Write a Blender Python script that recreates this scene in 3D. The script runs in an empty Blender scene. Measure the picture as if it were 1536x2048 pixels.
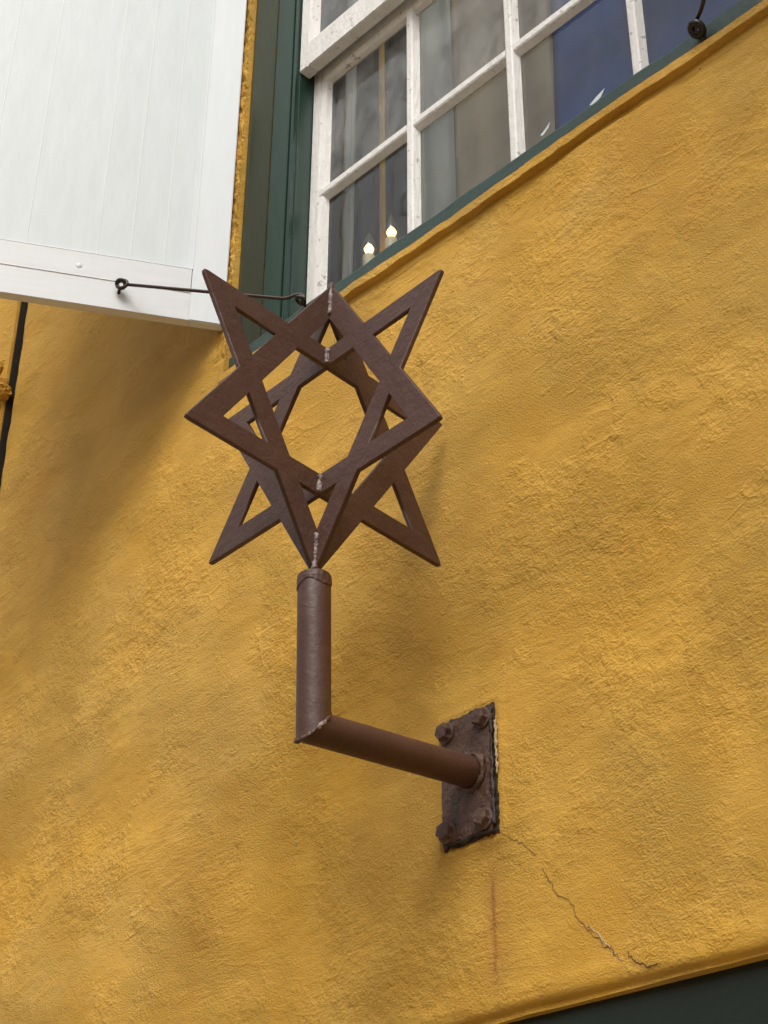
import bpy, bmesh, math, random
import numpy as np
from mathutils import Vector, Matrix
random.seed(7)
rad = math.radians
scene = bpy.context.scene
C = scene.collection

# ------------------------------------------------------------------ camera
YAW, PITCH, ROLL = -0.8156, 0.5659, 0.0056
cam_d = bpy.data.cameras.new('camera'); cam = bpy.data.objects.new('camera', cam_d); C.objects.link(cam)
f = Vector((math.sin(YAW)*math.cos(PITCH), math.cos(YAW)*math.cos(PITCH), math.sin(PITCH)))
r = Vector((math.cos(YAW), -math.sin(YAW), 0)); u = r.cross(f)
r2 = r*math.cos(ROLL)+u*math.sin(ROLL); u2 = -r*math.sin(ROLL)+u*math.cos(ROLL)
cam.matrix_world = Matrix(((r2.x, u2.x, -f.x, 0.0), (r2.y, u2.y, -f.y, -2.4), (r2.z, u2.z, -f.z, 1.55), (0, 0, 0, 1)))
cam_d.sensor_fit = 'VERTICAL'; cam_d.sensor_height = 24; cam_d.lens = 24*3395.8/2048
cam_d.clip_start = 0.05; cam_d.clip_end = 500
scene.camera = cam

# ------------------------------------------------------------------ light
SUN_DIR = Vector((0.75, -1.0, 1.5)).normalized()      # towards the sun
world = bpy.data.worlds.new('World'); scene.world = world; world.use_nodes = True
wn = world.node_tree.nodes; wl = world.node_tree.links
bg = wn['Background']
sky = wn.new('ShaderNodeTexSky'); sky.sky_type = 'NISHITA'; sky.sun_disc = False
sky.sun_elevation = math.asin(SUN_DIR.z); sky.sun_rotation = math.atan2(SUN_DIR.x, SUN_DIR.y)
sky.air_density = 1.0; sky.dust_density = 4.0; sky.ozone_density = 1.0
hs = wn.new('ShaderNodeHueSaturation'); hs.inputs['Saturation'].default_value = 0.10
wl.new(sky.outputs[0], hs.inputs['Color']); wl.new(hs.outputs[0], bg.inputs['Color'])
bg.inputs['Strength'].default_value = 0.15
sun_d = bpy.data.lights.new('sun', 'SUN'); sun_d.energy = 1.35; sun_d.angle = rad(26); sun_d.color = (1, 0.95, 0.87)
sun = bpy.data.objects.new('sun', sun_d); C.objects.link(sun)
sun.rotation_euler = SUN_DIR.to_track_quat('Z', 'Y').to_euler()
scene.view_settings.view_transform = 'Standard'; scene.view_settings.look = 'None'
scene.view_settings.gamma = 1; scene.view_settings.use_curve_mapping = False
scene.view_settings.exposure = 0.32
scene.cycles.max_bounces = 8; scene.cycles.transparent_max_bounces = 12

# ------------------------------------------------------------------ helpers
def tag(o, label=None, cat=None, group=None, kind=None):
    if label: o['label'] = label
    if cat: o['category'] = cat
    if group: o['group'] = group
    if kind: o['kind'] = kind
    return o

def empty(name, loc=(0, 0, 0), rz=0, parent=None):
    o = bpy.data.objects.new(name, None); C.objects.link(o)
    o.empty_display_size = 0.05
    o.location = loc; o.rotation_euler = (0, 0, rz)
    if parent: o.parent = parent
    return o

def link_mesh(name, me, mat, parent=None, smooth=False):
    o = bpy.data.objects.new(name, me); C.objects.link(o)
    if mat: me.materials.append(mat)
    if parent: o.parent = parent
    if smooth:
        for p_ in me.polygons: p_.use_smooth = True
    return o

def bm_obj(name, bm, mat, parent=None, smooth=False):
    me = bpy.data.meshes.new(name); bm.normal_update(); bm.to_mesh(me); bm.free()
    return link_mesh(name, me, mat, parent, smooth)

def bm_box(bm, x0, x1, y0, y1, z0, z1, bev=0.0, seg=2):
    vs = [bm.verts.new((x, y, z)) for x in (x0, x1) for y in (y0, y1) for z in (z0, z1)]
    F = [(0, 1, 3, 2), (4, 6, 7, 5), (0, 4, 5, 1), (2, 3, 7, 6), (0, 2, 6, 4), (1, 5, 7, 3)]
    fs = [bm.faces.new([vs[i] for i in q]) for q in F]
    if bev:
        es = set(e for q in fs for e in q.edges)
        bmesh.ops.bevel(bm, geom=list(es), offset=bev, segments=seg, affect='EDGES')

def box(name, x0, x1, y0, y1, z0, z1, mat, parent=None, bev=0.0):
    bm = bmesh.new(); bm_box(bm, x0, x1, y0, y1, z0, z1, bev); bmesh.ops.recalc_face_normals(bm, faces=bm.faces)
    return bm_obj(name, bm, mat, parent)

def prism(name, poly, axis, a, b, mat, parent=None, bev=0.0):
    """poly of 2-D points swept along axis from a to b"""
    bm = bmesh.new()
    def P(p, t):
        if axis == 'x': return (t, p[0], p[1])
        if axis == 'y': return (p[0], t, p[1])
        return (p[0], p[1], t)
    A = [bm.verts.new(P(p, a)) for p in poly]; B = [bm.verts.new(P(p, b)) for p in poly]
    n = len(poly)
    bm.faces.new(A); bm.faces.new(B[::-1])
    for i in range(n): bm.faces.new((A[i], B[i], B[(i+1) % n], A[(i+1) % n]))
    if bev: bmesh.ops.bevel(bm, geom=list(bm.edges), offset=bev, segments=1, affect='EDGES')
    bmesh.ops.recalc_face_normals(bm, faces=bm.faces)
    return bm_obj(name, bm, mat, parent)

def tube(name, pts, rr, mat, parent=None, seg=12, caps=True, lumpy=0.0):
    """round bar along a polyline, mitred at the bends; rr a radius or one per point"""
    pts = [Vector(p) for p in pts]; n = len(pts)
    if not isinstance(rr, (list, tuple)): rr = [rr]*n
    bm = bmesh.new(); rings = []
    d0 = (pts[1]-pts[0]).normalized()
    ref = Vector((0, 0, 1)) if abs(d0.z) < 0.9 else Vector((1, 0, 0))
    x = d0.cross(ref).normalized()
    for i in range(n):
        din = (pts[i]-pts[i-1]).normalized() if i else (pts[1]-pts[0]).normalized()
        dout = (pts[i+1]-pts[i]).normalized() if i < n-1 else din
        m = (din+dout).normalized()
        x = (x-din*x.dot(din)).normalized(); y = din.cross(x)
        ring = []
        for k in range(seg):
            a = 2*math.pi*k/seg
            q = (x*math.cos(a)+y*math.sin(a))*rr[i]*(1+random.uniform(-lumpy, lumpy))
            t = -q.dot(m)/din.dot(m)
            ring.append(bm.verts.new(pts[i]+q+din*t))
        rings.append(ring)
        x = (x-dout*x.dot(dout)).normalized()
    for i in range(n-1):
        for k in range(seg):
            bm.faces.new((rings[i][k], rings[i][(k+1) % seg], rings[i+1][(k+1) % seg], rings[i+1][k]))
    if caps:
        bm.faces.new(rings[0][::-1]); bm.faces.new(rings[-1])
    bmesh.ops.recalc_face_normals(bm, faces=bm.faces)
    o = bm_obj(name, bm, mat, parent, True)
    for p_ in o.data.polygons:
        if len(p_.vertices) > 4: p_.use_smooth = False
    return o

def lathe(name, prof, mat, parent=None, seg=20, loc=(0, 0, 0)):
    bm = bmesh.new(); rings = []
    for (q, z) in prof:
        rings.append([bm.verts.new((q*math.cos(2*math.pi*k/seg), q*math.sin(2*math.pi*k/seg), z)) for k in range(seg)])
    for i in range(len(prof)-1):
        for k in range(seg):
            bm.faces.new((rings[i][k], rings[i][(k+1) % seg], rings[i+1][(k+1) % seg], rings[i+1][k]))
    bm.faces.new(rings[0][::-1]); bm.faces.new(rings[-1])
    bmesh.ops.remove_doubles(bm, verts=bm.verts, dist=1e-6)
    bmesh.ops.recalc_face_normals(bm, faces=bm.faces)
    o = bm_obj(name, bm, mat, parent, True); o.location = loc
    return o

# --- numpy value noise
def vnoise(x, y, seed):
    xi = np.floor(x).astype(np.int64); yi = np.floor(y).astype(np.int64)
    fx = x-xi; fy = y-yi
    fx = fx*fx*fx*(fx*(fx*6-15)+10); fy = fy*fy*fy*(fy*(fy*6-15)+10)
    def h(a, b):
        v = (a*374761393+b*668265263+seed*1442695041) & 0xffffffff
        v = ((v ^ (v >> 13))*1274126177) & 0xffffffff
        return ((v ^ (v >> 16)) & 0xffff)/65535.0
    return (h(xi, yi)*(1-fx)+h(xi+1, yi)*fx)*(1-fy)+(h(xi, yi+1)*(1-fx)+h(xi+1, yi+1)*fx)*fy
def fbm(x, y, seed, octv=4, gain=0.5):
    s = 0; a = 1; t = 0
    for o in range(octv):
        s = s+a*(vnoise(x, y, seed+o*17)-0.5); t += a; a *= gain; x = x*2.03+11.3; y = y*2.03+5.7
    return s/t*2
def sstep(a, b, x):
    t = np.clip((x-a)/(b-a), 0, 1); return t*t*(3-2*t)

# ------------------------------------------------------------------ materials
class NT:
    def __init__(s, name):
        s.m = bpy.data.materials.new(name); s.m.use_nodes = True
        s.t = s.m.node_tree; s.n = s.t.nodes; s.l = s.t.links
        s.b = s.n['Principled BSDF']; s.out = s.n['Material Output']
        s.tc = s.n.new('ShaderNodeTexCoord')
    def node(s, k, **kw):
        n = s.n.new(k)
        for a, v in kw.items():
            if hasattr(n, a) and a not in n.inputs: setattr(n, a, v)
            else: n.inputs[a].default_value = v
        return n
    def mapping(s, scale=(1, 1, 1), rot=(0, 0, 0), loc=(0, 0, 0), src='Object'):
        m = s.n.new('ShaderNodeMapping'); m.inputs['Scale'].default_value = scale
        m.inputs['Rotation'].default_value = rot; m.inputs['Location'].default_value = loc
        s.l.new(s.tc.outputs[src], m.inputs['Vector']); return m.outputs[0]
    def noise(s, vec, scale, detail=4, rough=0.5, dist=0.0, typ=None):
        n = s.n.new('ShaderNodeTexNoise'); n.inputs['Scale'].default_value = scale
        n.inputs['Detail'].default_value = detail; n.inputs['Roughness'].default_value = rough
        n.inputs['Distortion'].default_value = dist
        if typ: n.noise_type = typ
        if vec is not None: s.l.new(vec, n.inputs['Vector'])
        return n.outputs['Fac']
    def ramp(s, fac, stops):
        n = s.n.new('ShaderNodeValToRGB'); e = n.color_ramp.elements
        while len(e) < len(stops): e.new(0.5)
        for i, (p_, c) in enumerate(stops):
            e[i].position = p_; e[i].color = (c, c, c, 1) if not isinstance(c, tuple) else (*c, 1)
        s.l.new(fac, n.inputs['Fac']); return n.outputs['Color']
    def math(s, op, a, b=None, c=None):
        n = s.n.new('ShaderNodeMath'); n.operation = op
        for i, v in enumerate((a, b, c)):
            if v is None: continue
            if isinstance(v, (int, float)): n.inputs[i].default_value = v
            else: s.l.new(v, n.inputs[i])
        return n.outputs[0]
    def mix(s, fac, a, b, typ='MIX'):
        n = s.n.new('ShaderNodeMix'); n.data_type = 'RGBA'; n.blend_type = typ
        for i, v in ((0, fac), (6, a), (7, b)):
            if isinstance(v, (int, float)): n.inputs[i].default_value = v
            elif isinstance(v, tuple): n.inputs[i].default_value = (*v, 1)
            else: s.l.new(v, n.inputs[i])
        return n.outputs[2]
    def bump(s, h, dist, strength=1.0, nrm=None):
        n = s.n.new('ShaderNodeBump'); n.inputs['Distance'].default_value = dist; n.inputs['Strength'].default_value = strength
        s.l.new(h, n.inputs['Height'])
        if nrm is not None: s.l.new(nrm, n.inputs['Normal'])
        return n.outputs[0]
    def set(s, **kw):
        for k, v in kw.items():
            k = k.replace('_', ' ')
            if isinstance(v, (int, float)): s.b.inputs[k].default_value = v
            elif isinstance(v, tuple): s.b.inputs[k].default_value = (*v, 1)
            else: s.l.new(v, s.b.inputs[k])
        return s.m

def mat_plaster(name='ochre_plaster', stains=True):
    t = NT(name)
    P = t.mapping()
    big = t.noise(P, 1.3, 3, 0.5)
    med = t.noise(P, 6, 4, 0.55)
    col = t.mix(t.ramp(big, [(0.35, 0.0), (0.65, 1.0)]), (0.62, 0.342, 0.036), (0.61, 0.36, 0.064))
    col = t.mix(t.ramp(med, [(0.4, 0.0), (0.75, 0.35)]), col, (0.59, 0.30, 0.024))
    # sparse drag marks of the trowel
    mp = t.n.new('ShaderNodeMapping'); mp.inputs['Scale'].default_value = (1, 1, 4.5); mp.inputs['Rotation'].default_value = (0, rad(22), 0)
    t.l.new(P, mp.inputs['Vector'])
    strokes = t.noise(mp.outputs[0], 9, 6, 0.66, 0.25)
    mp2 = t.n.new('ShaderNodeMapping'); mp2.inputs['Scale'].default_value = (1, 1, 8); mp2.inputs['Rotation'].default_value = (0, rad(-24), 0)
    t.l.new(P, mp2.inputs['Vector'])
    scr = t.noise(mp2.outputs[0], 17, 3, 0.5, 0.2)
    patch = t.ramp(t.noise(P, 2.7, 4, 0.62), [(0.40, 0.30), (0.62, 1.0)])
    patch2 = t.ramp(t.noise(t.mapping(loc=(3, 1, 7)), 3.1, 6, 0.70), [(0.49, 0.0), (0.655, 1.0)])
    patch3 = t.ramp(t.noise(t.mapping(loc=(13, 5, 2)), 2.2, 5, 0.66), [(0.48, 0.0), (0.68, 1.0)])
    crumb = t.noise(t.mapping(scale=(1, 1, 1.35), rot=(0, rad(15), 0)), 165, 5, 0.68, 0.35)
    crumb2 = t.noise(t.mapping(scale=(1, 1, 1.5), rot=(0, rad(18), 0)), 50, 5, 0.62, 0.5)
    lumps = t.noise(P, 24, 5, 0.6, 0.2)
    fine = t.noise(P, 420, 3, 0.6)
    h = t.math('MULTIPLY', t.math('MULTIPLY', strokes, t.math('ADD', patch3, 0.35)), 0.55)
    h = t.math('MULTIPLY_ADD', t.math('MULTIPLY', crumb, patch), 0.78, h)
    h = t.math('MULTIPLY_ADD', t.math('MULTIPLY', crumb2, t.math('ADD', patch2, 0.16)), 0.88, h)
    h = t.math('MULTIPLY_ADD', t.math('MULTIPLY', scr, patch3), 0.30, h)
    h = t.math('MULTIPLY_ADD', t.math('MULTIPLY', lumps, t.math('ADD', patch2, 0.12)), 0.45, h)
    # lap edges left by the trowel: long thin ridges, mostly masked out
    for sc_, rt, lc, wd_ in ((1.0, 24, 0, 0.012), (1.7, 58, 5, 0.016), (1.3, -12, 11, 0.012)):
        ve = t.n.new('ShaderNodeTexVoronoi'); ve.feature = 'DISTANCE_TO_EDGE'; ve.inputs['Scale'].default_value = 2.2*sc_
        mq = t.n.new('ShaderNodeMapping'); mq.inputs['Rotation'].default_value = (0, rad(rt), 0); mq.inputs['Scale'].default_value = (1, 1, 3.2)
        mq.inputs['Location'].default_value = (lc, 0, lc)
        wz = t.n.new('ShaderNodeTexNoise'); wz.inputs['Scale'].default_value = 7; wz.inputs['Detail'].default_value = 4
        t.l.new(P, wz.inputs['Vector'])
        av = t.n.new('ShaderNodeVectorMath'); av.operation = 'MULTIPLY_ADD'; av.inputs[1].default_value = (0.06, 0.06, 0.06)
        t.l.new(wz.outputs['Color'], av.inputs[0]); t.l.new(P, av.inputs[2]); t.l.new(av.outputs[0], mq.inputs['Vector'])
        t.l.new(mq.outputs[0], ve.inputs['Vector'])
        msk = t.ramp(t.noise(t.mapping(loc=(lc+1, 3, 2)), 3.3, 3, 0.6), [(0.585, 0.0), (0.66, 1.0)])
        h = t.math('MULTIPLY_ADD', t.math('MULTIPLY', t.ramp(ve.outputs['Distance'], [(0.0, 1.0), (wd_, 0.55), (wd_*4, 0.0)]), msk), 0.20, h)
    pits = t.n.new('ShaderNodeTexVoronoi'); pits.inputs['Scale'].default_value = 11; pits.inputs['Randomness'].default_value = 1
    t.l.new(P, pits.inputs['Vector'])
    pit = t.ramp(pits.outputs['Distance'], [(0.0, 0.0), (0.045, 1.0)])
    h = t.math('MULTIPLY_ADD', pit, 0.3, h)
    h = t.math('MULTIPLY_ADD', fine, 0.14, h)
    nrm = t.bump(h, 0.0118, 1.0)
    # darker brown in the pits
    col = t.mix(t.math('MULTIPLY', t.math('SUBTRACT', 1.0, pit), 0.5), col, (0.2, 0.1, 0.03))
    if stains:
        sx = t.n.new('ShaderNodeSeparateXYZ'); t.l.new(t.tc.outputs['Object'], sx.inputs[0])
        wob = t.math('MULTIPLY', t.math('SUBTRACT', t.noise(t.mapping(scale=(1, 1, 1)), 14, 2), 0.5), 0.012)
        dx = t.math('ABSOLUTE', t.math('ADD', t.math('ADD', sx.outputs['X'], 2.229), wob))
        core = t.ramp(t.math('MULTIPLY_ADD', t.noise(t.mapping(scale=(3, 1, 1)), 55, 3), 0.010, dx), [(0.0, 1.0), (0.006, 1.0), (0.013, 0.0)])
        halo = t.ramp(dx, [(0.0, 1.0), (0.05, 0.0)])
        zf = t.n.new('ShaderNodeMapRange'); zf.inputs['From Min'].default_value = 2.50; zf.inputs['From Max'].default_value = 2.84
        t.l.new(sx.outputs['Z'], zf.inputs['Value'])
        zup = t.ramp(zf.outputs[0], [(0.0, 0.0), (0.12, 0.65), (0.75, 1.0), (1.0, 0.0)])
        brk = t.ramp(t.noise(t.mapping(scale=(30, 1, 7)), 1.0, 2), [(0.42, 0.0), (0.50, 1.0)])
        s1 = t.math('MULTIPLY', t.math('MULTIPLY', core, brk), zup)
        s2 = t.math('MULTIPLY', t.math('MULTIPLY', halo, zup), 0.55)
        col = t.mix(s2, col, (0.42, 0.20, 0.035)); col = t.mix(t.math('MULTIPLY', s1, 0.85), col, (0.33, 0.11, 0.02))
        # faint old smudge patches
        sm = t.ramp(t.noise(t.mapping(loc=(9, 2, 4)), 2.0, 4, 0.65), [(0.52, 0.0), (0.74, 0.6)])
        col = t.mix(sm, col, (0.54, 0.26, 0.020))
        pale = t.ramp(t.noise(t.mapping(loc=(2, 6, 14)), 1.6, 5, 0.7), [(0.54, 0.0), (0.72, 0.4)])
        col = t.mix(pale, col, (0.66, 0.43, 0.13))
    t.set(Base_Color=col, Roughness=0.62, Normal=nrm); t.b.inputs['Specular IOR Level'].default_value = 0.35
    return t.m

def mat_paint(name, base, dark, rough=0.45, bumps=0.0012, scale=14, chips=None, chip_amt=0.0, dirt=0.3, streak=(6, 6, 1)):
    t = NT(name); P = t.mapping()
    st = t.noise(t.mapping(scale=streak), 5, 5, 0.6)
    col = t.mix(t.ramp(st, [(0.35, 0.0), (0.75, dirt)]), base, dark)
    if chips:
        c = t.ramp(t.noise(P, 38, 5, 0.65), [(0.66-chip_amt, 0.0), (0.675-chip_amt, 1.0)])
        col = t.mix(c, col, chips)
    h = t.math('ADD', t.noise(t.mapping(scale=(2.5, 2.5, 1)), scale, 5, 0.6), t.math('MULTIPLY', t.noise(P, scale*9, 3, 0.6), 0.25))
    t.set(Base_Color=col, Roughness=rough, Normal=t.bump(h, bumps))
    return t.m

M = {}
M['plaster'] = mat_plaster()
M['plaster_plain'] = mat_plaster('ochre_plaster_plain', False)
M['white'] = mat_paint('white_gloss_paint', (0.60, 0.63, 0.645), (0.53, 0.56, 0.57), 0.42, 0.0006, 12, dirt=0.5)
M['sash_white'] = mat_paint('weathered_white_paint', (0.78, 0.76, 0.73), (0.56, 0.53, 0.48), 0.48, 0.005, 30, (0.42, 0.38, 0.33), 0.03, 0.5)
M['plank_white'] = mat_paint('aged_cool_white_paint', (0.52, 0.56, 0.565), (0.46, 0.495, 0.495), 0.45, 0.0008, 12, dirt=0.7)
M['rail_white'] = mat_paint('aged_grey_white_paint', (0.58, 0.595, 0.61), (0.50, 0.51, 0.51), 0.45, 0.0008, 12, dirt=0.6, streak=(1, 1, 9))
M['bright_white'] = mat_paint('fresh_white_paint', (0.66, 0.68, 0.68), (0.7, 0.7, 0.7), 0.4, 0.0005)
M['green'] = mat_paint('green_gloss_paint', (0.008, 0.036, 0.025), (0.014, 0.048, 0.036), 0.3, 0.0012, 9, (0.2, 0.23, 0.2), -0.07)
M['sill_green'] = mat_paint('green_sill_paint', (0.014, 0.040, 0.031), (0.028, 0.058, 0.048), 0.42, 0.004, 8, (0.22, 0.25, 0.23), -0.06, 0.5, (1, 5, 9))
M['dark_green'] = mat_paint('dark_green_paint', (0.005, 0.013, 0.009), (0.006, 0.018, 0.013), 0.4, 0.001, 9)

def mat_brown(name='brown_metal_paint', bd=0.0042, nubs=0.5):
    t = NT(name); P = t.mapping()
    n1 = t.noise(P, 9, 4, 0.6); lump = t.noise(P, 110, 4, 0.6); blobs = t.noise(P, 36, 2, 0.5)
    col = t.mix(t.ramp(n1, [(0.35, 0.0), (0.7, 1.0)]), (0.060, 0.0245, 0.0155), (0.072, 0.033, 0.022))
    chip = t.ramp(t.noise(P, 55, 5, 0.7), [(0.735, 0.0), (0.75, 1.0)])
    col = t.mix(chip, col, (0.24, 0.17, 0.15))
    vor = t.n.new('ShaderNodeTexVoronoi'); vor.inputs['Scale'].default_value = 34
    t.l.new(P, vor.inputs['Vector'])
    nub = t.ramp(vor.outputs['Distance'], [(0.0, 1.0), (0.09, 0.0)])
    h = t.math('MULTIPLY_ADD', lump, 0.35, t.math('MULTIPLY', blobs, 0.7)); h = t.math('MULTIPLY_ADD', nub, nubs, h)
    t.set(Base_Color=col, Roughness=t.ramp(lump, [(0.3, 0.42), (0.7, 0.58)]), Normal=t.bump(h, bd))
    t.b.inputs['Specular IOR Level'].default_value = 0.4
    return t.m
M['brown'] = mat_brown()
M['brown_smooth'] = mat_brown('smooth_brown_metal_paint', 0.0024, 0.5)
def mat_weld():
    t = NT('chipped_weld'); P = t.mapping()
    col = t.mix(t.ramp(t.noise(P, 70, 4, 0.7), [(0.45, 0.0), (0.56, 1.0)]), (0.075, 0.035, 0.03), (0.27, 0.21, 0.19))
    t.set(Base_Color=col, Roughness=0.4, Normal=t.bump(t.noise(P, 160, 3, 0.6), 0.004)); return t.m
M['weld'] = mat_weld()
def mat_rust():
    t = NT('rusty_brown_plate'); P = t.mapping()
    n1 = t.noise(P, 22, 5, 0.65); n2 = t.noise(P, 70, 5, 0.7)
    col = t.mix(t.ramp(n1, [(0.35, 0.0), (0.65, 1.0)]), (0.058, 0.025, 0.014), (0.098, 0.046, 0.026))
    col = t.mix(t.ramp(t.noise(t.mapping(loc=(4, 4, 1)), 30, 4, 0.7), [(0.66, 0.0), (0.72, 0.7)]), col, (0.17, 0.14, 0.10))
    h = t.math('ADD', n1, t.math('MULTIPLY', n2, 0.6))
    t.set(Base_Color=col, Roughness=0.45, Normal=t.bump(h, 0.009)); return t.m
M['rust'] = mat_rust()
def simple(name, col, rough=0.5, metal=0.0, bumpd=0.001, bs=60, var=0.25, spec=0.5):
    t = NT(name); P = t.mapping(); n1 = t.noise(P, bs, 4, 0.6)
    c2 = tuple(max(0, c*(1-var)) for c in col)
    t.set(Base_Color=t.mix(n1, col, c2), Roughness=rough, Metallic=metal, Normal=t.bump(n1, bumpd))
    t.b.inputs['Specular IOR Level'].default_value = spec
    return t.m
M['black_iron'] = simple('black_iron', (0.022, 0.019, 0.017), 0.4, 0.3)
M['rod'] = simple('worn_iron_rod', (0.055, 0.036, 0.030), 0.42, 0.5)
M['caulk'] = simple('black_caulk', (0.026, 0.014, 0.009), 0.55, 0, 0.004, 90)
M['gap_shade'] = simple('shaded_gap_mortar', (0.022, 0.016, 0.009), 0.9, 0, 0.004, 30)  # near-black colour carries the shade inside the pilaster gap
M['crack'] = simple('crack_shadowed_mortar', (0.16, 0.088, 0.03), 0.95)
M['fresh'] = simple('bare_chipped_plaster', (0.50, 0.38, 0.21), 0.9, 0, 0.003, 150)
M['room'] = simple('dim_room_plaster', (0.25, 0.24, 0.22), 0.9)
M['room_dark'] = simple('dark_room_wood', (0.05, 0.045, 0.04), 0.7)
M['street'] = simple('street_paving', (0.44, 0.34, 0.22), 0.85, 0, 0.01, 6)
M['facade'] = simple('opposite_facade_plaster', (0.58, 0.43, 0.24), 0.85, 0, 0.01, 3)
M['grey_cloth'] = simple('grey_curtain_cloth', (0.60, 0.57, 0.54), 0.85, 0, 0.0015, 200, 0.2)
M['taupe_cloth'] = simple('taupe_curtain_cloth', (0.52, 0.39, 0.26), 0.85, 0, 0.0015, 200, 0.2)
M['blue_cloth'] = simple('blue_curtain_cloth', (0.04, 0.085, 0.32), 0.8, 0, 0.0015, 200, 0.2)
M['yellow_cloth'] = simple('ochre_curtain_cloth', (0.80, 0.46, 0.06), 0.8, 0, 0.0015, 200, 0.2)
M['room_shade'] = simple('painted_room_shade', (0.035, 0.034, 0.034), 0.85, 0, 0.0015, 200, 0.2)  # colour holds the darkness of the room gap
M['brass'] = simple('brass', (0.55, 0.38, 0.14), 0.3, 1.0)
M['candle'] = simple('cream_candle_sleeve', (0.75, 0.62, 0.45), 0.5)
def mat_bulb():
    t = NT('lit_candle_bulb')
    em = t.n.new('ShaderNodeEmission'); em.inputs['Color'].default_value = (1, 0.62, 0.25, 1); em.inputs['Strength'].default_value = 2.2
    t.l.new(em.outputs[0], t.out.inputs['Surface']); return t.m
M['bulb'] = mat_bulb()
def mat_filament():
    t = NT('glowing_bulb_core')
    em = t.n.new('ShaderNodeEmission'); em.inputs['Color'].default_value = (1, 0.66, 0.30, 1); em.inputs['Strength'].default_value = 5.5
    t.l.new(em.outputs[0], t.out.inputs['Surface']); return t.m
M['core'] = mat_filament()
def glassy(name, dust_haze=0.12, tint=(0.92, 0.95, 0.94), streaks=True, refl=1.0):
    t = NT(name)
    tr = t.n.new('ShaderNodeBsdfTransparent'); tr.inputs['Color'].default_value = (*tint, 1)
    gl = t.n.new('ShaderNodeBsdfGlossy'); gl.inputs['Roughness'].default_value = 0.03; gl.inputs['Color'].default_value = (0.95, 0.97, 1, 1)
    fr = t.n.new('ShaderNodeFresnel'); fr.inputs['IOR'].default_value = 1.5
    wav = t.bump(t.noise(t.mapping(), 5, 2, 0.4), 0.004)
    t.l.new(wav, gl.inputs['Normal']); t.l.new(wav, fr.inputs['Normal'])
    m1 = t.n.new('ShaderNodeMixShader'); geo = t.n.new('ShaderNodeNewGeometry')
    front = t.math('SUBTRACT', 1.0, geo.outputs['Backfacing'])
    t.l.new(t.math('MULTIPLY', t.math('MULTIPLY', fr.outputs[0], refl), front), m1.inputs[0]); t.l.new(tr.outputs[0], m1.inputs[1]); t.l.new(gl.outputs[0], m1.inputs[2])
    df = t.n.new('ShaderNodeBsdfDiffuse'); df.inputs['Color'].default_value = (0.62, 0.61, 0.58, 1)
    d = t.noise(t.mapping(scale=(1, 1, 0.55)), 9, 6, 0.68, 0.4)
    d = t.ramp(d, [(0.35, 0.15), (0.75, 1.0)])
    sp = t.ramp(t.noise(t.mapping(loc=(1, 2, 3)), 120, 3, 0.7), [(0.70, 0.0), (0.76, 1.0)])
    fac = t.math('MULTIPLY_ADD', sp, 0.12 if streaks else 0.0, t.math('MULTIPLY', d, dust_haze))
    fac = t.math('MULTIPLY', fac, front)
    m2 = t.n.new('ShaderNodeMixShader'); t.l.new(fac, m2.inputs[0]); t.l.new(m1.outputs[0], m2.inputs[1]); t.l.new(df.outputs[0], m2.inputs[2])
    t.l.new(m2.outputs[0], t.out.inputs['Surface']); return t.m
M['glass'] = glassy('dusty_window_glass', 0.06)
M['glass_hazy'] = glassy('hazy_window_glass', 0.30)  # pale film: dust, plus the haze of reflections put into it

# ------------------------------------------------------------------ plaster wall
XL, XR = -4.518, 1.6
OX0, OX1, OZ0, OZ1 = -3.217, -1.235, 4.553, 7.25      # window opening
DX0, DX1, DZ1 = -3.05, -0.9, 2.455                     # shop front opening below
def lines(segs):
    out = []
    for a, b, st in segs:
        n = max(1, int(round((b-a)/st))); out += [a+(b-a)*i/n for i in range(n)]
    out.append(segs[-1][1]); return np.array(out)
xs = lines([(XL, -3.25, 0.008), (-3.25, OX0, 0.0033), (OX0, -1.25, 0.0075), (-1.25, OX1, 0.005), (OX1, 1.6, 0.06)])
xs = np.sort(np.unique(np.concatenate([xs, [DX0, DX1]])))
zs = lines([(0, 2.4, 0.2), (2.4, DZ1, 0.0055), (DZ1, 2.53, 0.003), (2.53, 4.49, 0.0075), (4.49, 4.515, 0.004), (4.515, OZ0, 0.002), (OZ0, 6.4, 0.009), (6.4, OZ1, 0.07), (OZ1, 9.0, 0.2)])
X, Z = np.meshgrid(xs, zs)
def plaster_h(X, Z):
    """height of the plaster towards the street"""
    w = fbm(X*2.1, Z*2.1, 5, 2)
    h = 0.027*fbm(X*1.5+4, Z*1.9, 1, 2)+0.007*fbm(X*4.2, Z*5.6+w, 2, 3)
    # dragged trowel strokes
    a = rad(10); xr = X*math.cos(a)+Z*math.sin(a); zr = -X*math.sin(a)+Z*math.cos(a)
    h = h+0.0022*fbm(xr*5+w*0.7, zr*11+w*1.2, 3, 3, 0.55)
    m = sstep(0.05, 0.45, fbm(X*1.9+7, Z*1.9, 9, 3))
    h = h+m*0.0030*np.abs(fbm(X*22, Z*27, 4, 3, 0.6))
    m2 = sstep(-0.1, 0.5, fbm(X*2.3+1, Z*2.7+5, 19, 3))
    h = h+m2*0.0014*fbm(X*44, Z*50, 14, 2, 0.6)
    return h
H = plaster_h(X, Z)
inwin = (X > OX0-0.2) & (X < OX1+0.2)
wav = 0.004*fbm(X*9, X*0+3.1, 31, 3)+0.003*fbm(X*2.5, X*0+1.1, 33, 2)
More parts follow.
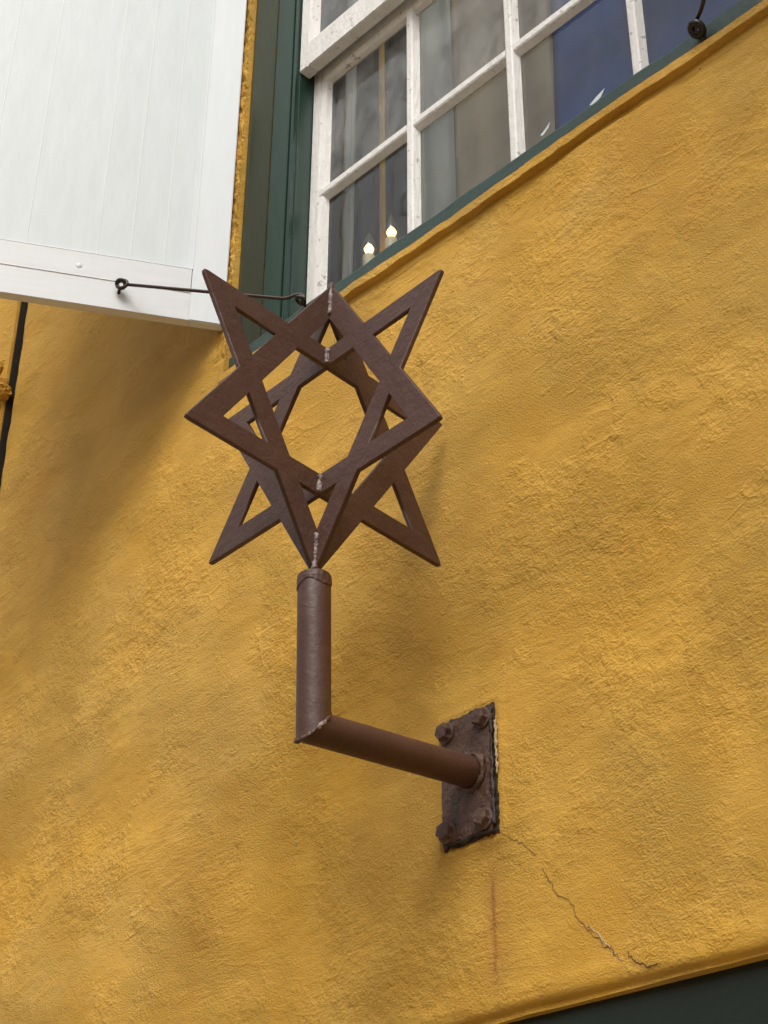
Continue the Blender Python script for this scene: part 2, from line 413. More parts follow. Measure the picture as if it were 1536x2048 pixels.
# the nosing under the sill
zz = Z-wav
lip = sstep(4.522, 4.525, zz)*(0.019+0.004*fbm(X*14, Z*3, 41, 2))
H = np.where((Z > 4.50) & (Z < 4.60) & (X > OX0-0.02) & (X < OX1+0.05), np.minimum(H*0.35, 0.004)+lip, H)
# raised rough band along the window jamb
band = sstep(-3.285, -3.275, X)*(Z > 4.6)*(X < OX0+0.01)
H = H*(1-band*0.7)+band*(0.008+0.010*fbm(X*85, Z*85, 51, 2, 0.8)+0.010*np.minimum(0, fbm(X*38, Z*38, 52, 2)))
# soft rounded lower edge over the shop front
zl = DZ1+0.018+0.012*np.clip((-2.2-X)/0.6, -1, 1)
over = (X > DX0-0.01) & (X < DX1+0.01)
t = np.clip((Z-zl)/0.022, 0, 1)
H = H-np.where(over & (Z < 2.56), 0.014*(1-np.sqrt(np.clip(1-(1-t)**2, 0, 1))), 0)
H = H+np.where(over, 0.002*np.exp(-((Z-zl-0.04)/0.02)**2)*(1+0.6*fbm(X*7, Z*2, 61, 2)), 0)
# plaster pressed up round the bracket plate
px, pz, pw, ph = -2.282, 2.993, 0.080, 0.148
dd = np.maximum(np.abs(X-px)-pw, np.abs(Z-pz)-ph)
H = np.where(dd < 0.0, 0.0, H*sstep(0.0, 0.12, dd)+0.006*np.exp(-((dd-0.008)/0.010)**2)+(H*(1-sstep(0.0, 0.12, dd)))*0.25)
# right side chipped edge by the plate
H = np.where(X < XL+0.03, H-0.012*(1-sstep(XL, XL+0.03, X)), H)
def wall_y(x, z):
    ix = int(np.argmin(abs(xs-x))); iz = int(np.argmin(abs(zs-z))); return -float(H[iz, ix])
nx, nz = len(xs), len(zs)
Zd = Z.copy()
Zd = np.where(np.isclose(Z, DZ1) & over, zl, Z)
Zd = np.where((Z > DZ1) & (Z < 2.52) & over, zl+(Z-DZ1)*(2.52-zl)/(2.52-DZ1), Zd)
verts = np.stack([X, -H, Zd], -1).reshape(-1, 3)
cx = (xs[:-1]+xs[1:])/2; cz = (zs[:-1]+zs[1:])/2
CX, CZ = np.meshgrid(cx, cz)
keep = ~((CX > OX0) & (CX < OX1) & (CZ > OZ0) & (CZ < OZ1)) & ~((CX > DX0) & (CX < DX1) & (CZ < DZ1))
jj, ii = np.nonzero(keep)
v0 = jj*nx+ii
quads = np.stack([v0, v0+1, v0+nx+1, v0+nx], -1)
# returns of the openings and of the outer ends: extrude the border edges inward
from collections import Counter
extra_v = []; extra_f = []; back = {}
def bk(i, dep):
    if i not in back:
        back[i] = len(verts)+len(extra_v); x, y, z = verts[i]; extra_v.append((x, dep, z))
    return back[i]
def border(a_list, dep, flip):
    for a, b in zip(a_list[:-1], a_list[1:]):
        q = (a, b, bk(b, dep), bk(a, dep)); extra_f.append(q[::-1] if flip else q)
def ixs(v): return int(np.argmin(abs(xs-v)))
def izs(v): return int(np.argmin(abs(zs-v)))
a, b, c_, d = ixs(OX0), ixs(OX1), izs(OZ0), izs(OZ1)
border([j*nx+a for j in range(c_, d+1)], 0.16, False)
border([j*nx+b for j in range(c_, d+1)], 0.26, True)
border([d*nx+i for i in range(a, b+1)], 0.26, False)
back.clear()
border([c_*nx+i for i in range(a, b+1)], 0.012, True); back.clear()
a, b, c_ = ixs(DX0), ixs(DX1), izs(DZ1)
border([c_*nx+i for i in range(a, b+1)], 0.13, False); back.clear()
border([j*nx+a for j in range(0, c_+1)], 0.13, True); border([j*nx+b for j in range(0, c_+1)], 0.13, False); back.clear()
border([j*nx for j in range(nz)], 0.30, True); back.clear()
border([j*nx+nx-1 for j in range(nz)], 0.30, False); back.clear()
allv = np.concatenate([verts, np.array(extra_v)])
me = bpy.data.meshes.new('plaster_face')
me.vertices.add(len(allv)); me.vertices.foreach_set('co', allv.ravel())
allq = np.concatenate([quads, np.array(extra_f)])
me.loops.add(allq.size); me.loops.foreach_set('vertex_index', allq.ravel().astype(np.int32))
me.polygons.add(len(allq)); me.polygons.foreach_set('loop_start', (np.arange(len(allq))*4).astype(np.int32))
me.polygons.foreach_set('loop_total', np.full(len(allq), 4, np.int32))
sm = np.ones(len(allq), bool); sm[len(quads):] = False
me.update(calc_edges=True); me.polygons.foreach_set('use_smooth', sm); me.validate()
wall = empty('house_wall')
tag(wall, 'ochre yellow plastered house wall with rough trowel marks, carrying the brown star sign', 'wall')
link_mesh('plaster_face', me, M['plaster'], wall)

# thin crack running down to the right from the bracket plate
def ribbon(name, pts, wd, mat, parent, off=0.0006, sub=6, jit=0.0035):
    P2 = []
    for (x0, z0), (x1, z1) in zip(pts[:-1], pts[1:]):
        for k in range(sub):
            q = k/sub; P2.append((x0+(x1-x0)*q+random.uniform(-jit, jit)*(k > 0), z0+(z1-z0)*q+random.uniform(-jit, jit)*(k > 0)))
    P2.append(pts[-1]); bm = bmesh.new(); L = []; n = len(P2)
    for i, (x, z) in enumerate(P2):
        q = P2[min(i+1, n-1)]; p_ = P2[max(i-1, 0)]
        dx, dz = q[0]-p_[0], q[1]-p_[1]; l = math.hypot(dx, dz) or 1
        w = wd*random.uniform(0.35, 1.3)*min(1, 4*min(i, n-1-i)/n+0.25)
        A = (x-dz/l*w, wall_y(x, z)-off, z+dx/l*w); B = (x+dz/l*w, wall_y(x, z)-off, z-dx/l*w)
        L.append((bm.verts.new(A), bm.verts.new((x, wall_y(x, z)-off-0.0012, z)), bm.verts.new(B)))
    for (a, b, c), (d, e, g) in zip(L[:-1], L[1:]):
        bm.faces.new((a, b, e, d)); bm.faces.new((b, c, g, e))
    return bm_obj(name, bm, mat, parent)
ribbon('crack', [(-2.197, 2.845), (-2.16, 2.82), (-2.123, 2.785), (-2.112, 2.776)], 0.0006, M['crack'], wall)
ribbon('crack', [(-2.10, 2.745), (-2.085, 2.722), (-2.064, 2.685), (-2.033, 2.664)], 0.0009, M['crack'], wall)
ribbon('crack', [(-2.033, 2.664), (-2.018, 2.634), (-2.0, 2.61), (-1.975, 2.578)], 0.0008, M['crack'], wall)
ribbon('crack', [(-1.975, 2.578), (-1.955, 2.56), (-1.93, 2.535), (-1.916, 2.522)], 0.0009, M['crack'], wall)
ribbon('crack', [(-1.899, 2.532), (-1.885, 2.513), (-1.868, 2.50), (-1.845, 2.492), (-1.82, 2.49)], 0.0013, M['crack'], wall)
ribbon('chipped_edge', [(-1.99, 2.603), (-1.972, 2.586), (-1.95, 2.562), (-1.932, 2.545)], 0.0022, M['fresh'], wall, 0.0002)
ribbon('chipped_edge', [(-1.94, 2.548), (-1.925, 2.531), (-1.905, 2.515)], 0.0014, M['fresh'], wall, 0.0002)

# dark green shop front under the plaster edge
ff = empty('shop_front_frame', (0, 0, 0))
tag(ff, 'dark green painted timber shop front frame below the plaster edge', 'door frame')
box('fascia_board', DX0+0.003, DX1-0.003, 0.032, 0.075, 2.18, 2.60, M['dark_green'], ff, 0.003)
box('moulding', DX0+0.003, DX1-0.003, 0.012, 0.0745, 2.10, 2.18, M['dark_green'], ff, 0.006)
for x in (DX0+0.003, -2.02, DX1-0.103):
    box('post', x, x+0.1, 0.06, 0.13, 0.0, 2.10, M['dark_green'], ff, 0.004)
box('door_panel', DX0+0.103, -2.02, 0.09, 0.12, 0.02, 2.10, M['dark_green'], ff, 0.002)
box('door_panel', -1.92, DX1-0.103, 0.09, 0.12, 0.02, 2.10, M['dark_green'], ff, 0.002)

# ------------------------------------------------------------------ neighbouring pilaster and the joint
pil = empty('corner_pilaster', (-4.70, 0, 0))
tag(pil, 'smooth yellow corner pilaster at the left edge with broken moulding ends', 'pilaster')
box('shaft', -0.60, 0.15, -0.004, 0.30, 0.0, 9.0, M['plaster_plain'], pil, 0.004)
gap = box('joint', 0.1505, 0.1815, 0.10, 0.29, 0.0, 9.0, M['gap_shade'], pil)
bm = bmesh.new(); bm_box(bm, 0.1503, 0.156, 0.006, 0.10, 0.0, 9.0); bm_obj('gap_shade_strip', bm, M['gap_shade'], pil)  # dark strip on the shaft's side, gap shade put into colour
for (z0, pr, ln, hh) in ((5.245, 0.055, 0.012, 0.016), (5.145, 0.038, -0.012, 0.014)):
    prism('moulding', [(-0.004, z0-hh*2), (-0.004, z0+hh), (-pr, z0-hh*0.2), (-pr, z0-hh*1.4)], 'x', -0.6, 0.15+ln, M['plaster_plain'], pil, 0.003)
bm = bmesh.new(); bmesh.ops.create_icosphere(bm, subdivisions=3, radius=0.034)
for v in bm.verts:
    v.co *= 1+0.45*(random.random()-0.5); v.co.z *= 0.9
    v.co.x *= 0.8
bo = bm_obj('broken_plaster', bm, M['plaster_plain'], pil); bo.location = (0.155, -0.018, 5.195)
bm = bmesh.new(); bmesh.ops.create_icosphere(bm, subdivisions=3, radius=0.03)
for v in bm.verts: v.co *= 1+0.5*(random.random()-0.5)
bo = bm_obj('broken_plaster', bm, M['plaster_plain'], pil); bo.location = (0.085, -0.008, 5.345)

# ------------------------------------------------------------------ window
win = empty('window', (0, 0, 0))
tag(win, 'white sash window with small panes in a green frame above the star sign', 'window')
G = M['green']
FR = empty('frame', (0, 0, 0), 0, win)
def jamb(x_out, sgn):
    # outer lining seen in the reveal, then the front with two beads, then the return to the sash
    def X_(q): return x_out+sgn*q
    def bx2(nm, a, b, y0, y1, z0, z1, bev, m=G):
        lo, hi = sorted((X_(a), X_(b))); return box(nm, lo, hi, y0, y1, z0, z1, m, FR, bev)
    bx2('jamb_lining', 0.001, 0.014, 0.012, 0.1005, 4.60, OZ1, 0.002, M['lining'])
    bx2('jamb_front', 0.0145, 0.098, 0.10, 0.24, 4.60, OZ1, 0.0022)
    bx2('bead', 0.100, 0.112, 0.106, 0.24, 4.60, OZ1, 0.003)
    bx2('parting_strip', 0.1125, 0.116, 0.125, 0.24, 4.60, OZ1, 0.001)
M['lining'] = mat_paint('green_paint_yellow_reflection', (0.036, 0.040, 0.013), (0.025, 0.034, 0.015), 0.35, 0.0012, 9, dirt=0.5)  # olive tone puts the yellow reveal's reflection into the green paint
jamb(OX0, 1); jamb(OX1, -1)
box('head', OX0+0.116, OX1-0.116, 0.10, 0.24, 7.13, OZ1, G, FR, 0.003)
# sill board: front flush with the plaster, top sloping back under the sash
bm = bmesh.new()
nn = 60
prev = None
sec = [(0.16, 4.535), (-0.004, 4.535), (-0.004, 4.610), (0.002, 4.620), (0.16, 4.645)]
for i in range(nn+1):
    x = OX0+0.001+(OX1-OX0-0.002)*i/nn
    jz = 0.0012*math.sin(x*17)+0.0008*math.sin(x*41)
    ring = [bm.verts.new((x, y+(0.0015*math.sin(x*23) if y < 0.1 else 0), z+(jz if z > 4.6 else 0))) for (y, z) in sec]
    if prev:
        for k in range(len(sec)): bm.faces.new((prev[k], prev[(k+1) % 5], ring[(k+1) % 5], ring[k]))
    else: bm.faces.new(ring)
    prev = ring
bm.faces.new(prev[::-1]); bmesh.ops.recalc_face_normals(bm, faces=bm.faces)
bm_obj('sill', bm, M['sill_green'], FR)
W = M['sash_white']
def sash(z0, z1, yf, th, stile, rail_b, rail_t, mrows, glass_names, label):
    """one sliding sash; yf = outer face"""
    xl, xr = OX0+0.117, OX1-0.117
    S_ = empty('sash', (0, 0, 0), 0, win); S_['label'] = label
    gx0, gx1 = xl+stile, xr-stile; yb = yf+th
    box('stile', xl, gx0, yf, yb, z0, z1, W, S_, 0.003); box('stile', gx1, xr, yf, yb, z0, z1, W, S_, 0.003)
    box('rail', gx0+0.0005, gx1-0.0005, yf+0.0005, yb-0.0005, z0+0.0005, z0+rail_b, W, S_, 0.003)
    box('rail', gx0+0.0005, gx1-0.0005, yf+0.0005, yb-0.0005, z1-rail_t, z1-0.0005, W, S_, 0.003)
    gz0, gz1 = z0+rail_b, z1-rail_t
    mx = [-2.645, -2.237, -1.805]
    def bar_v(x, w, za, zb, nm='muntin'):
        prism(nm, [(x-w/2, yf+0.026), (x-w*0.30, yf+0.004), (x-w*0.2, yf+0.001), (x+w*0.2, yf+0.001), (x+w*0.30, yf+0.004), (x+w/2, yf+0.026), (x+w*0.25, yb-0.004), (x-w*0.25, yb-0.004)], 'z', za, zb, W, S_)
    def bar_h(z, w, xa, xb, nm='muntin'):
        prism(nm, [(yf+0.026, z-w/2), (yf+0.006, z-w*0.28), (yf+0.003, z-w*0.18), (yf+0.003, z+w*0.18), (yf+0.006, z+w*0.28), (yf+0.026, z+w/2), (yb-0.006, z+w*0.22), (yb-0.006, z-w*0.22)], 'x', xa, xb, W, S_)
    zr = [gz0]+mrows+[gz1]; xr_ = [gx0]+mx+[gx1]
    for x in mx: bar_v(x, 0.045, gz0, gz1)
    for z in mrows:
        for a_, b_ in zip(xr_[:-1], xr_[1:]):
            bar_h(z, 0.054, a_+(0.016 if a_ != gx0 else 0), b_-(0.016 if b_ != gx1 else 0))
    # putty bevel round the outer edge of the glass
    for (a_, b_, sg) in ((gx0, gx0+0.026, 1), (gx1, gx1-0.026, -1)):
        prism('putty', [(a_-sg*0.0006, yf+0.004), (b_-sg*0.008, yf+0.008), (b_, yf+0.027), (a_-sg*0.0006, yf+0.027)], 'z', gz0, gz1, W, S_)
    for zc, sg in ((gz0, 1), (gz1, -1)):
        prism('putty', [(yf+0.005, zc-sg*0.0006), (yf+0.010, zc+sg*0.012), (yf+0.0265, zc+sg*0.018), (yf+0.0265, zc-sg*0.0006)], 'x', gx0+0.002, gx1-0.002, W, S_)
    k = 0
    for j in range(len(zr)-1):
        for i in range(len(xr_)-1):
            g = glass_names[min(j, len(glass_names)-1)]
            box('pane', xr_[i]+0.002, xr_[i+1]-0.002, yf+0.0272, yf+0.0302, zr[j]+0.002, zr[j+1]-0.002, M[g], S_)
            k += 1
    return S_
sash(4.655, 5.855, 0.185, 0.045, 0.040, 0.03, 0.060, [5.285], ['glass', 'glass_hazy'], 'lower sash with two rows of panes')
sash(5.81, 7.12, 0.120, 0.045, 0.042, 0.115, 0.05, [6.49], ['glass_hazy'], 'upper sash with its deep white bottom rail')
# peeling paint flakes left on the lower glass
def flake(name, pts, y, mat, parent):
    bm = bmesh.new(); A = [bm.verts.new((x, y, z)) for x, z in pts]; B = [bm.verts.new((x, y+0.0006, z)) for x, z in pts]
    bm.faces.new(A); bm.faces.new(B[::-1]); n = len(pts)
    for i in range(n): bm.faces.new((A[i], A[(i+1) % n], B[(i+1) % n], B[i]))
    bmesh.ops.recalc_face_normals(bm, faces=bm.faces)
    bm_obj(name, bm, mat, parent)
flake('paint_flake', [(-1.985, 4.892), (-1.96, 4.905), (-1.93, 4.915), (-1.945, 4.893), (-1.97, 4.884)], 0.2112, M['white'], win)
flake('paint_flake', [(-2.160, 4.908), (-2.14, 4.918), (-2.122, 4.932), (-2.130, 4.915), (-2.15, 4.90)], 0.2112, M['white'], win)
# small dark hinge pintle in the corner of the frame
tube('hinge_pin', [(-3.195, 0.006, 4.70), (-3.195, 0.006, 4.76)], 0.011, M['black_iron'], FR, 12)

# ------------------------------------------------------------------ room behind the window
room = empty('room'); tag(room, kind='structure')
def rbox(n, *a, m='room'): tag(box(n, *a, M[m], room), kind='structure')
rbox('room_back_wall', -5.2, -0.2, 2.6, 2.7, 3.9, 7.6)
rbox('room_side_wall', -5.3, -5.2, 0.31, 2.7, 3.9, 7.6)
rbox('room_side_wall', -0.2, -0.1, 0.31, 2.7, 3.9, 7.6)
rbox('room_ceiling', -5.3, -0.1, 0.31, 2.7, 7.6, 7.7)
rbox('room_floor', -5.3, -0.1, 0.31, 2.7, 3.8, 3.9, m='room_dark')
rbox('room_front_wall', -5.3, OX0+0.02, 0.27, 0.31, 3.8, 7.7)
rbox('room_front_wall', OX1-0.02, -0.1, 0.27, 0.31, 3.8, 7.7)
rbox('room_front_wall', OX0+0.02, OX1-0.02, 0.24, 0.31, 3.8, 4.60)
rbox('room_front_wall', OX0+0.02, OX1-0.02, 0.27, 0.31, 7.25, 7.7)
rbox('window_board', OX0+0.02, OX1-0.02, 0.235, 0.60, 4.60, 4.63, m='room_dark')

def curtain(label, xa, xb, y, z0, z1, mat, lean=0.0, amp=0.012, waves=5, bow=0.0, group=None):
    bm = bmesh.new(); n, mrow = waves*8, 14; rows = []
    for j in range(mrow+1):
        q = j/mrow; z = z0+(z1-z0)*q; row = []
        for i in range(n+1):
            s = i/n; x = xa+(xb-xa)*s + lean*q*(1-0*s) + bow*math.sin(math.pi*q)
            row.append(bm.verts.new((x, y+amp*math.sin(s*waves*2*math.pi+0.6*math.sin(q*3)), z)))
        rows.append(row)
    for j in range(mrow):
        for i in range(n): bm.faces.new((rows[j][i], rows[j][i+1], rows[j+1][i+1], rows[j+1][i]))
    geom = bmesh.ops.solidify(bm, geom=bm.faces[:], thickness=0.003)
    o = bm_obj('curtain', bm, M[mat], None, True)
    tag(o, label, 'curtain', group); return o
curtain('grey curtain in the left window panes behind the candle lamps', -3.00, -2.78, 0.74, 4.63, 7.4, 'grey_cloth', 0.03, 0.006, 2)
curtain('pale grey curtain with a curved edge in the second column of panes', -2.80, -2.58, 0.36, 4.63, 7.4, 'grey_cloth', -0.25, 0.009, 2, 0.10)
curtain('taupe brown curtain across the middle window panes', -2.60, -2.19, 0.34, 4.63, 7.4, 'taupe_cloth', -0.03, 0.005, 3)
curtain('deep blue curtain across the right hand window panes', -2.20, -1.30, 0.31, 4.66, 7.4, 'blue_cloth', 0.10, 0.005, 4)
curtain('narrow ochre curtain strip in the leftmost panes', -3.10, -3.07, 0.50, 4.63, 7.4, 'yellow_cloth', -0.04, 0.002, 1)
curtain('dark sheet standing in for the dim room behind the narrow ochre strip', -3.36, -3.02, 0.60, 4.63, 7.4, 'room_shade', 0.0, 0.010, 4)  # added sheet, its colour carries the dark of the room
curtain('grey side curtain against the left jamb of the window', -3.19, -3.13, 0.40, 4.63, 7.4, 'grey_cloth', 0.0, 0.008, 2)

# candle lamp on the window board
cl = empty('candle_lamp', (-3.03, 0.45, 4.63))
tag(cl, 'brass candle lamp with lit flame shaped bulbs behind the lowest left pane', 'lamp')
lathe('base', [(0.07, 0), (0.07, 0.01), (0.03, 0.03), (0.012, 0.06), (0.012, 0.40), (0.02, 0.42), (0.001, 0.44)], M['brass'], cl)
for (dx, dy, zt) in ((-0.076, 0.0, 0.628), (0.03, 0.0, 0.632), (0.172, 0.02, 0.59), (-0.03, 0.12, 0.52)):
    h0 = zt-0.135
    tube('arm', [(0, 0, 0.36), (dx*0.4, dy*0.4, 0.30), (dx*0.85, dy*0.85, 0.34), (dx, dy, h0-0.02)], 0.005, M['brass'], cl, 8)
    lathe('drip_pan', [(0.004, 0), (0.024, 0.006), (0.026, 0.012), (0.004, 0.010)], M['brass'], cl, 16, (dx, dy, h0-0.02))
    c = lathe('candle', [(0.020, 0), (0.020, 0.095), (0.010, 0.10)], M['candle'], cl, 16, (dx, dy, h0-0.008))
    bprof = [(0.009, 0), (0.020, 0.012), (0.025, 0.030), (0.020, 0.054), (0.008, 0.084), (0.001, 0.105)]
    b = lathe('bulb', bprof, M['bulb_glass'] if 'bulb_glass' in M else M.setdefault('bulb_glass', glassy('bulb_glass', 0.25, (1, 0.85, 0.62), False, 1.5)), c, 16, (0, 0, 0.098))
    lathe('filament', [(0.001, 0), (0.013, 0.008), (0.017, 0.020), (0.010, 0.034), (0.001, 0.044)], M['core'], c, 12, (0, 0, 0.108))

# ------------------------------------------------------------------ shutters
WHT = M['white']
def shutter(label, loc, mirror):
    s = empty('shutter', loc); tag(s, label, 'shutter', 'window shutters')
    s.rotation_euler = (0, 0, rad(240))
    ZB, ZT, WD, TH = 4.738, 7.20, 0.985, 0.034
    lo = 0.0
    def B(nm, w0, w1, n0, n1, z0, z1, bev, m=WHT, parent=s): return box(nm, w0, w1, n0, n1, z0, z1, m, parent, bev)
    B('stile', 0.0, 0.106, -TH, 0, ZB, ZT, 0.003); B('stile', WD-0.106, WD, -TH, 0, ZB, ZT, 0.003)
    B('rail', 0.1061, WD-0.1061, -TH+0.001, -0.0015, ZB, ZB+0.105, 0.001, M['rail_white'])
    B('rail', 0.1061, WD-0.1061, -TH+0.001, -0.0015, ZT-0.10, ZT, 0.003)
    B('batten', 0.108, WD-0.108, -TH+0.006, -0.0005, ZB+0.1051, ZB+0.197, 0.0008, M['rail_white'])
    B('paint_ridge', 0.108, WD-0.108, -0.010, 0.0004, ZB+0.1955, ZB+0.199, 0.0006, M['bright_white'])
    edges = [0.107, 0.194, 0.297, 0.398, 0.607, 0.74, WD-0.107]
    for a_, b_ in zip(edges[:-1], edges[1:]):
        B('plank', a_+0.0001, b_-0.0001, -TH+0.008, -0.0145-random.uniform(0, 0.0004), ZB+0.1985, ZT-0.1005, 0.0, M['plank_white'])
    for w_ in edges[1:-1]:
        B('paint_ridge', w_-0.0009, w_+0.0009, -0.016, -0.0132, ZB+0.1985, ZT-0.1005, 0.0004, M['bright_white'])
    prism('edge_moulding', [(0.1062, -0.0008), (0.1062, -0.02), (0.122, -0.02), (0.122, -0.0142), (0.110, -0.0030)], 'z', ZB+0.1975, ZT-0.1005, WHT, s)
    B('paint_ridge', 0.108, WD-0.108, -0.003, 0.0008, ZB+0.1035, ZB+0.1065, 0.0006, M['bright_white'])
    n = lathe('nail', [(0.013, 0), (0.012, 0.004), (0.005, 0.0065), (0.001, 0.007)], M['white'], s, 12, (0.444, -0.005, 4.881)); n.rotation_euler = (rad(-90), 0, 0)
    B('hinge_strap', -0.02, 0.05, -TH-0.006, -TH-0.0005, ZB+0.02, ZB+0.06, 0.001, M['black_iron'])
    return s
SH = shutter('white planked shutter standing open at the upper left, hooked to the sill', (-3.230, -0.020, 0), False)
# the right shutter mirrors the left one
SH2 = SH.copy(); C.objects.link(SH2); SH2.location = (-1.222, -0.020, 0); SH2.rotation_euler = (0, 0, rad(-60))
SH2['label'] = 'second white shutter, outside the frame beyond the window on the right'
for ch in SH.children:
    c = ch.copy(); C.objects.link(c); c.parent = SH2
    c.data = ch.data; c.scale = (1, -1, 1); c.location.y = -c.location.y

# shutter hooks
def hook(label, eye, ring):
    e = Vector(eye); g = Vector(ring); h = empty('shutter_hook', e); tag(h, label, 'hook', 'shutter hooks')
    g = g-e; e0 = Vector((0, 0, 0)); d = g.normalized(); side = d.cross(Vector((0, 0, 1))).normalized(); up = side.cross(d)
    L = g.length
    pts = [e0-d*0.004-up*0.016, e0-d*0.010-up*0.002, e0-d*0.006+up*0.010, e0+d*0.008+up*0.016, e0+d*0.024+up*0.012, e0+d*0.04+up*0.001, e0+d*0.055-up*0.003]
    pts += [e0+d*(0.055+(L-0.075)*k/4)-up*0.003*(1-k/4) for k in range(1, 5)]
    tube('rod', pts, [0.003]+[0.0052]*(len(pts)-1), M['rod'], h, 10)
    c = g-d*0.004
    loop = [c+(-d*math.cos(a_)*0.017)+(up*math.sin(a_)*0.0145) for a_ in [2*math.pi*k/14 for k in range(15)]]
    tube('ring', loop, 0.0052, M['rod'], h, 10, False)
    return h, g
def screw_eye(h, at, axis, nm='screw_eye', rr=0.013, th=0.0058, neck=0.035):
    """ring standing on a neck; axis points from the ring into the wood"""
    a = Vector(axis).normalized(); at = Vector(at)
    s = a.cross(Vector((0.3, 0.2, 1))).normalized()
    loop = [at+(-a*math.cos(q)+s*math.sin(q))*rr for q in [2*math.pi*k/14 for k in range(15)]]
    o = tube(nm, loop, th, M['black_iron'], h, 10, False)
    nk = tube('neck', [at+a*rr*0.9, at+a*(rr+neck)], th*0.85, M['black_iron'], o, 10)
    lathe('collar', [(0.0095, -0.002), (0.0095, 0.003), (0.004, 0.004)], M['black_iron'], o, 12, at+a*(rr+neck*0.8))
eyeL = (-2.872, -0.024, 4.622); ringL = (-3.230-0.316*0.5+0.02, -0.02-0.316*0.866-0.012, 4.815)
hL, g = hook('worn iron hook rod holding the left shutter open, behind the star', eyeL, ringL)
screw_eye(hL, g+Vector((0, 0, 0)), (-0.80, 0.35, -0.52))
screw_eye(hL, (0, 0.0, -0.004), (0, 0.75, -0.35))
eyeR = (-1.478, -0.028, 4.592); ringR = (-1.222+0.316*0.5-0.02, -0.02-0.316*0.866-0.012, 4.815)
hR, g = hook('black iron hook and eye screwed into the green sill at the top right', eyeR, ringR)
screw_eye(hR, g, (0.80, 0.35, -0.52))
screw_eye(hR, (0, 0, -0.004), (0.15, 0.75, -0.55), rr=0.016, th=0.009, neck=0.034)

# ------------------------------------------------------------------ star sign
sign = empty('star_sign', (-2.265, 0, 2.993))
tag(sign, 'brown metal bracket on the yellow wall with two crossed six pointed stars on its post', 'bracket sign')
SB = Vector((-2.265, 0, 2.993))
def loc(v): return Vector(v)-SB
E_ = Vector((-2.283, -0.4356, 2.964)); up1 = Vector((-0.0147, -0.0167, 1)).normalized(); T_ = E_+up1*0.3405
A_ = Vector((-2.265, -0.012, 2.993))
BR = M['brown']
PR = 0.0345
# mitred elbow: build the two legs together, then split
def leg(name, p0, p1, mid_dir, rr):
    """tube from p0 (mitred by the plane with normal mid_dir through p0) to p1"""
    d = (p1-p0).normalized(); ref = Vector((1, 0, 0)) if abs(d.x) < 0.9 else Vector((0, 1, 0))
    x = d.cross(ref).normalized(); y = d.cross(x); bm = bmesh.new(); seg = 48; R0 = []; R1 = []; Lr = []
    L = (p1-p0).length
    for k in range(seg):
        a = 2*math.pi*k/seg; q = (x*math.cos(a)+y*math.sin(a))
        t0 = -q.dot(mid_dir)*rr/d.dot(mid_dir)
        Lr.append([bm.verts.new(p0+q*rr+d*(t0+(L-t0)*s)) for s in (0, 0.25, 0.5, 0.75, 0.985)]+[bm.verts.new(p0+q*(rr*0.955)+d*(L+0.001))])
    for k in range(seg):
        A, B = Lr[k], Lr[(k+1) % seg]
        for i in range(5): bm.faces.new((A[i], B[i], B[i+1], A[i+1]))
    bm.faces.new([bm.verts.new(c[-1].co) for c in Lr]); bm.faces.new([bm.verts.new(c[0].co) for c in Lr][::-1])
    bmesh.ops.recalc_face_normals(bm, faces=bm.faces)
    o = bm_obj(name, bm, M['brown_smooth'], sign, True)
    for p_ in o.data.polygons:
        if len(p_.vertices) > 4: p_.use_smooth = False
    return o
d_arm = (loc(A_)-loc(E_)).normalized()
mid = (up1-d_arm).normalized()
leg('post', loc(E_), loc(T_)-up1*0.004, mid, PR)
leg('arm', loc(E_), loc(A_), mid, PR*0.985)
# elbow weld bead along the mitre
bead = []
x_ = up1.cross(Vector((1, 0, 0))).normalized(); y_ = up1.cross(x_)
for k in range(49):
    a = 2*math.pi*k/48; q = x_*math.cos(a)+y_*math.sin(a); t0 = -q.dot(mid)*PR/up1.dot(mid)
    bead.append(loc(E_)+q*(PR-0.0012)+up1*t0)
tube('weld_bead', bead, [0.0042*random.uniform(0.3, 1.5) for _ in bead], M['brown'], sign, 8, False, 0.2)
fi = [k for k in range(49) if (bead[k]-loc(E_)).dot(Vector((0.75, -0.6, 0.1))) > PR*0.55]
run = max([fi[a:b] for a in range(len(fi)) for b in range(a+1, len(fi)+1) if fi[b-1]-fi[a] == b-1-a], key=len)
tube('weld_bead', [bead[k] for k in run], [0.0040*random.uniform(0.5, 1.5) for _ in run], M['weld'], sign, 8, True, 0.3)
# weld where the arm meets the plate
bead = []
x_ = d_arm.cross(Vector((0, 0, 1))).normalized(); y_ = d_arm.cross(x_)
for k in range(33):
    a = 2*math.pi*k/32; bead.append(loc(A_)-d_arm*0.004+(x_*math.cos(a)+y_*math.sin(a))*(PR+0.003))
tube('weld_bead', bead, [0.0075*random.uniform(0.6, 1.35) for _ in bead], M['rust'], sign, 8, False, 0.3)
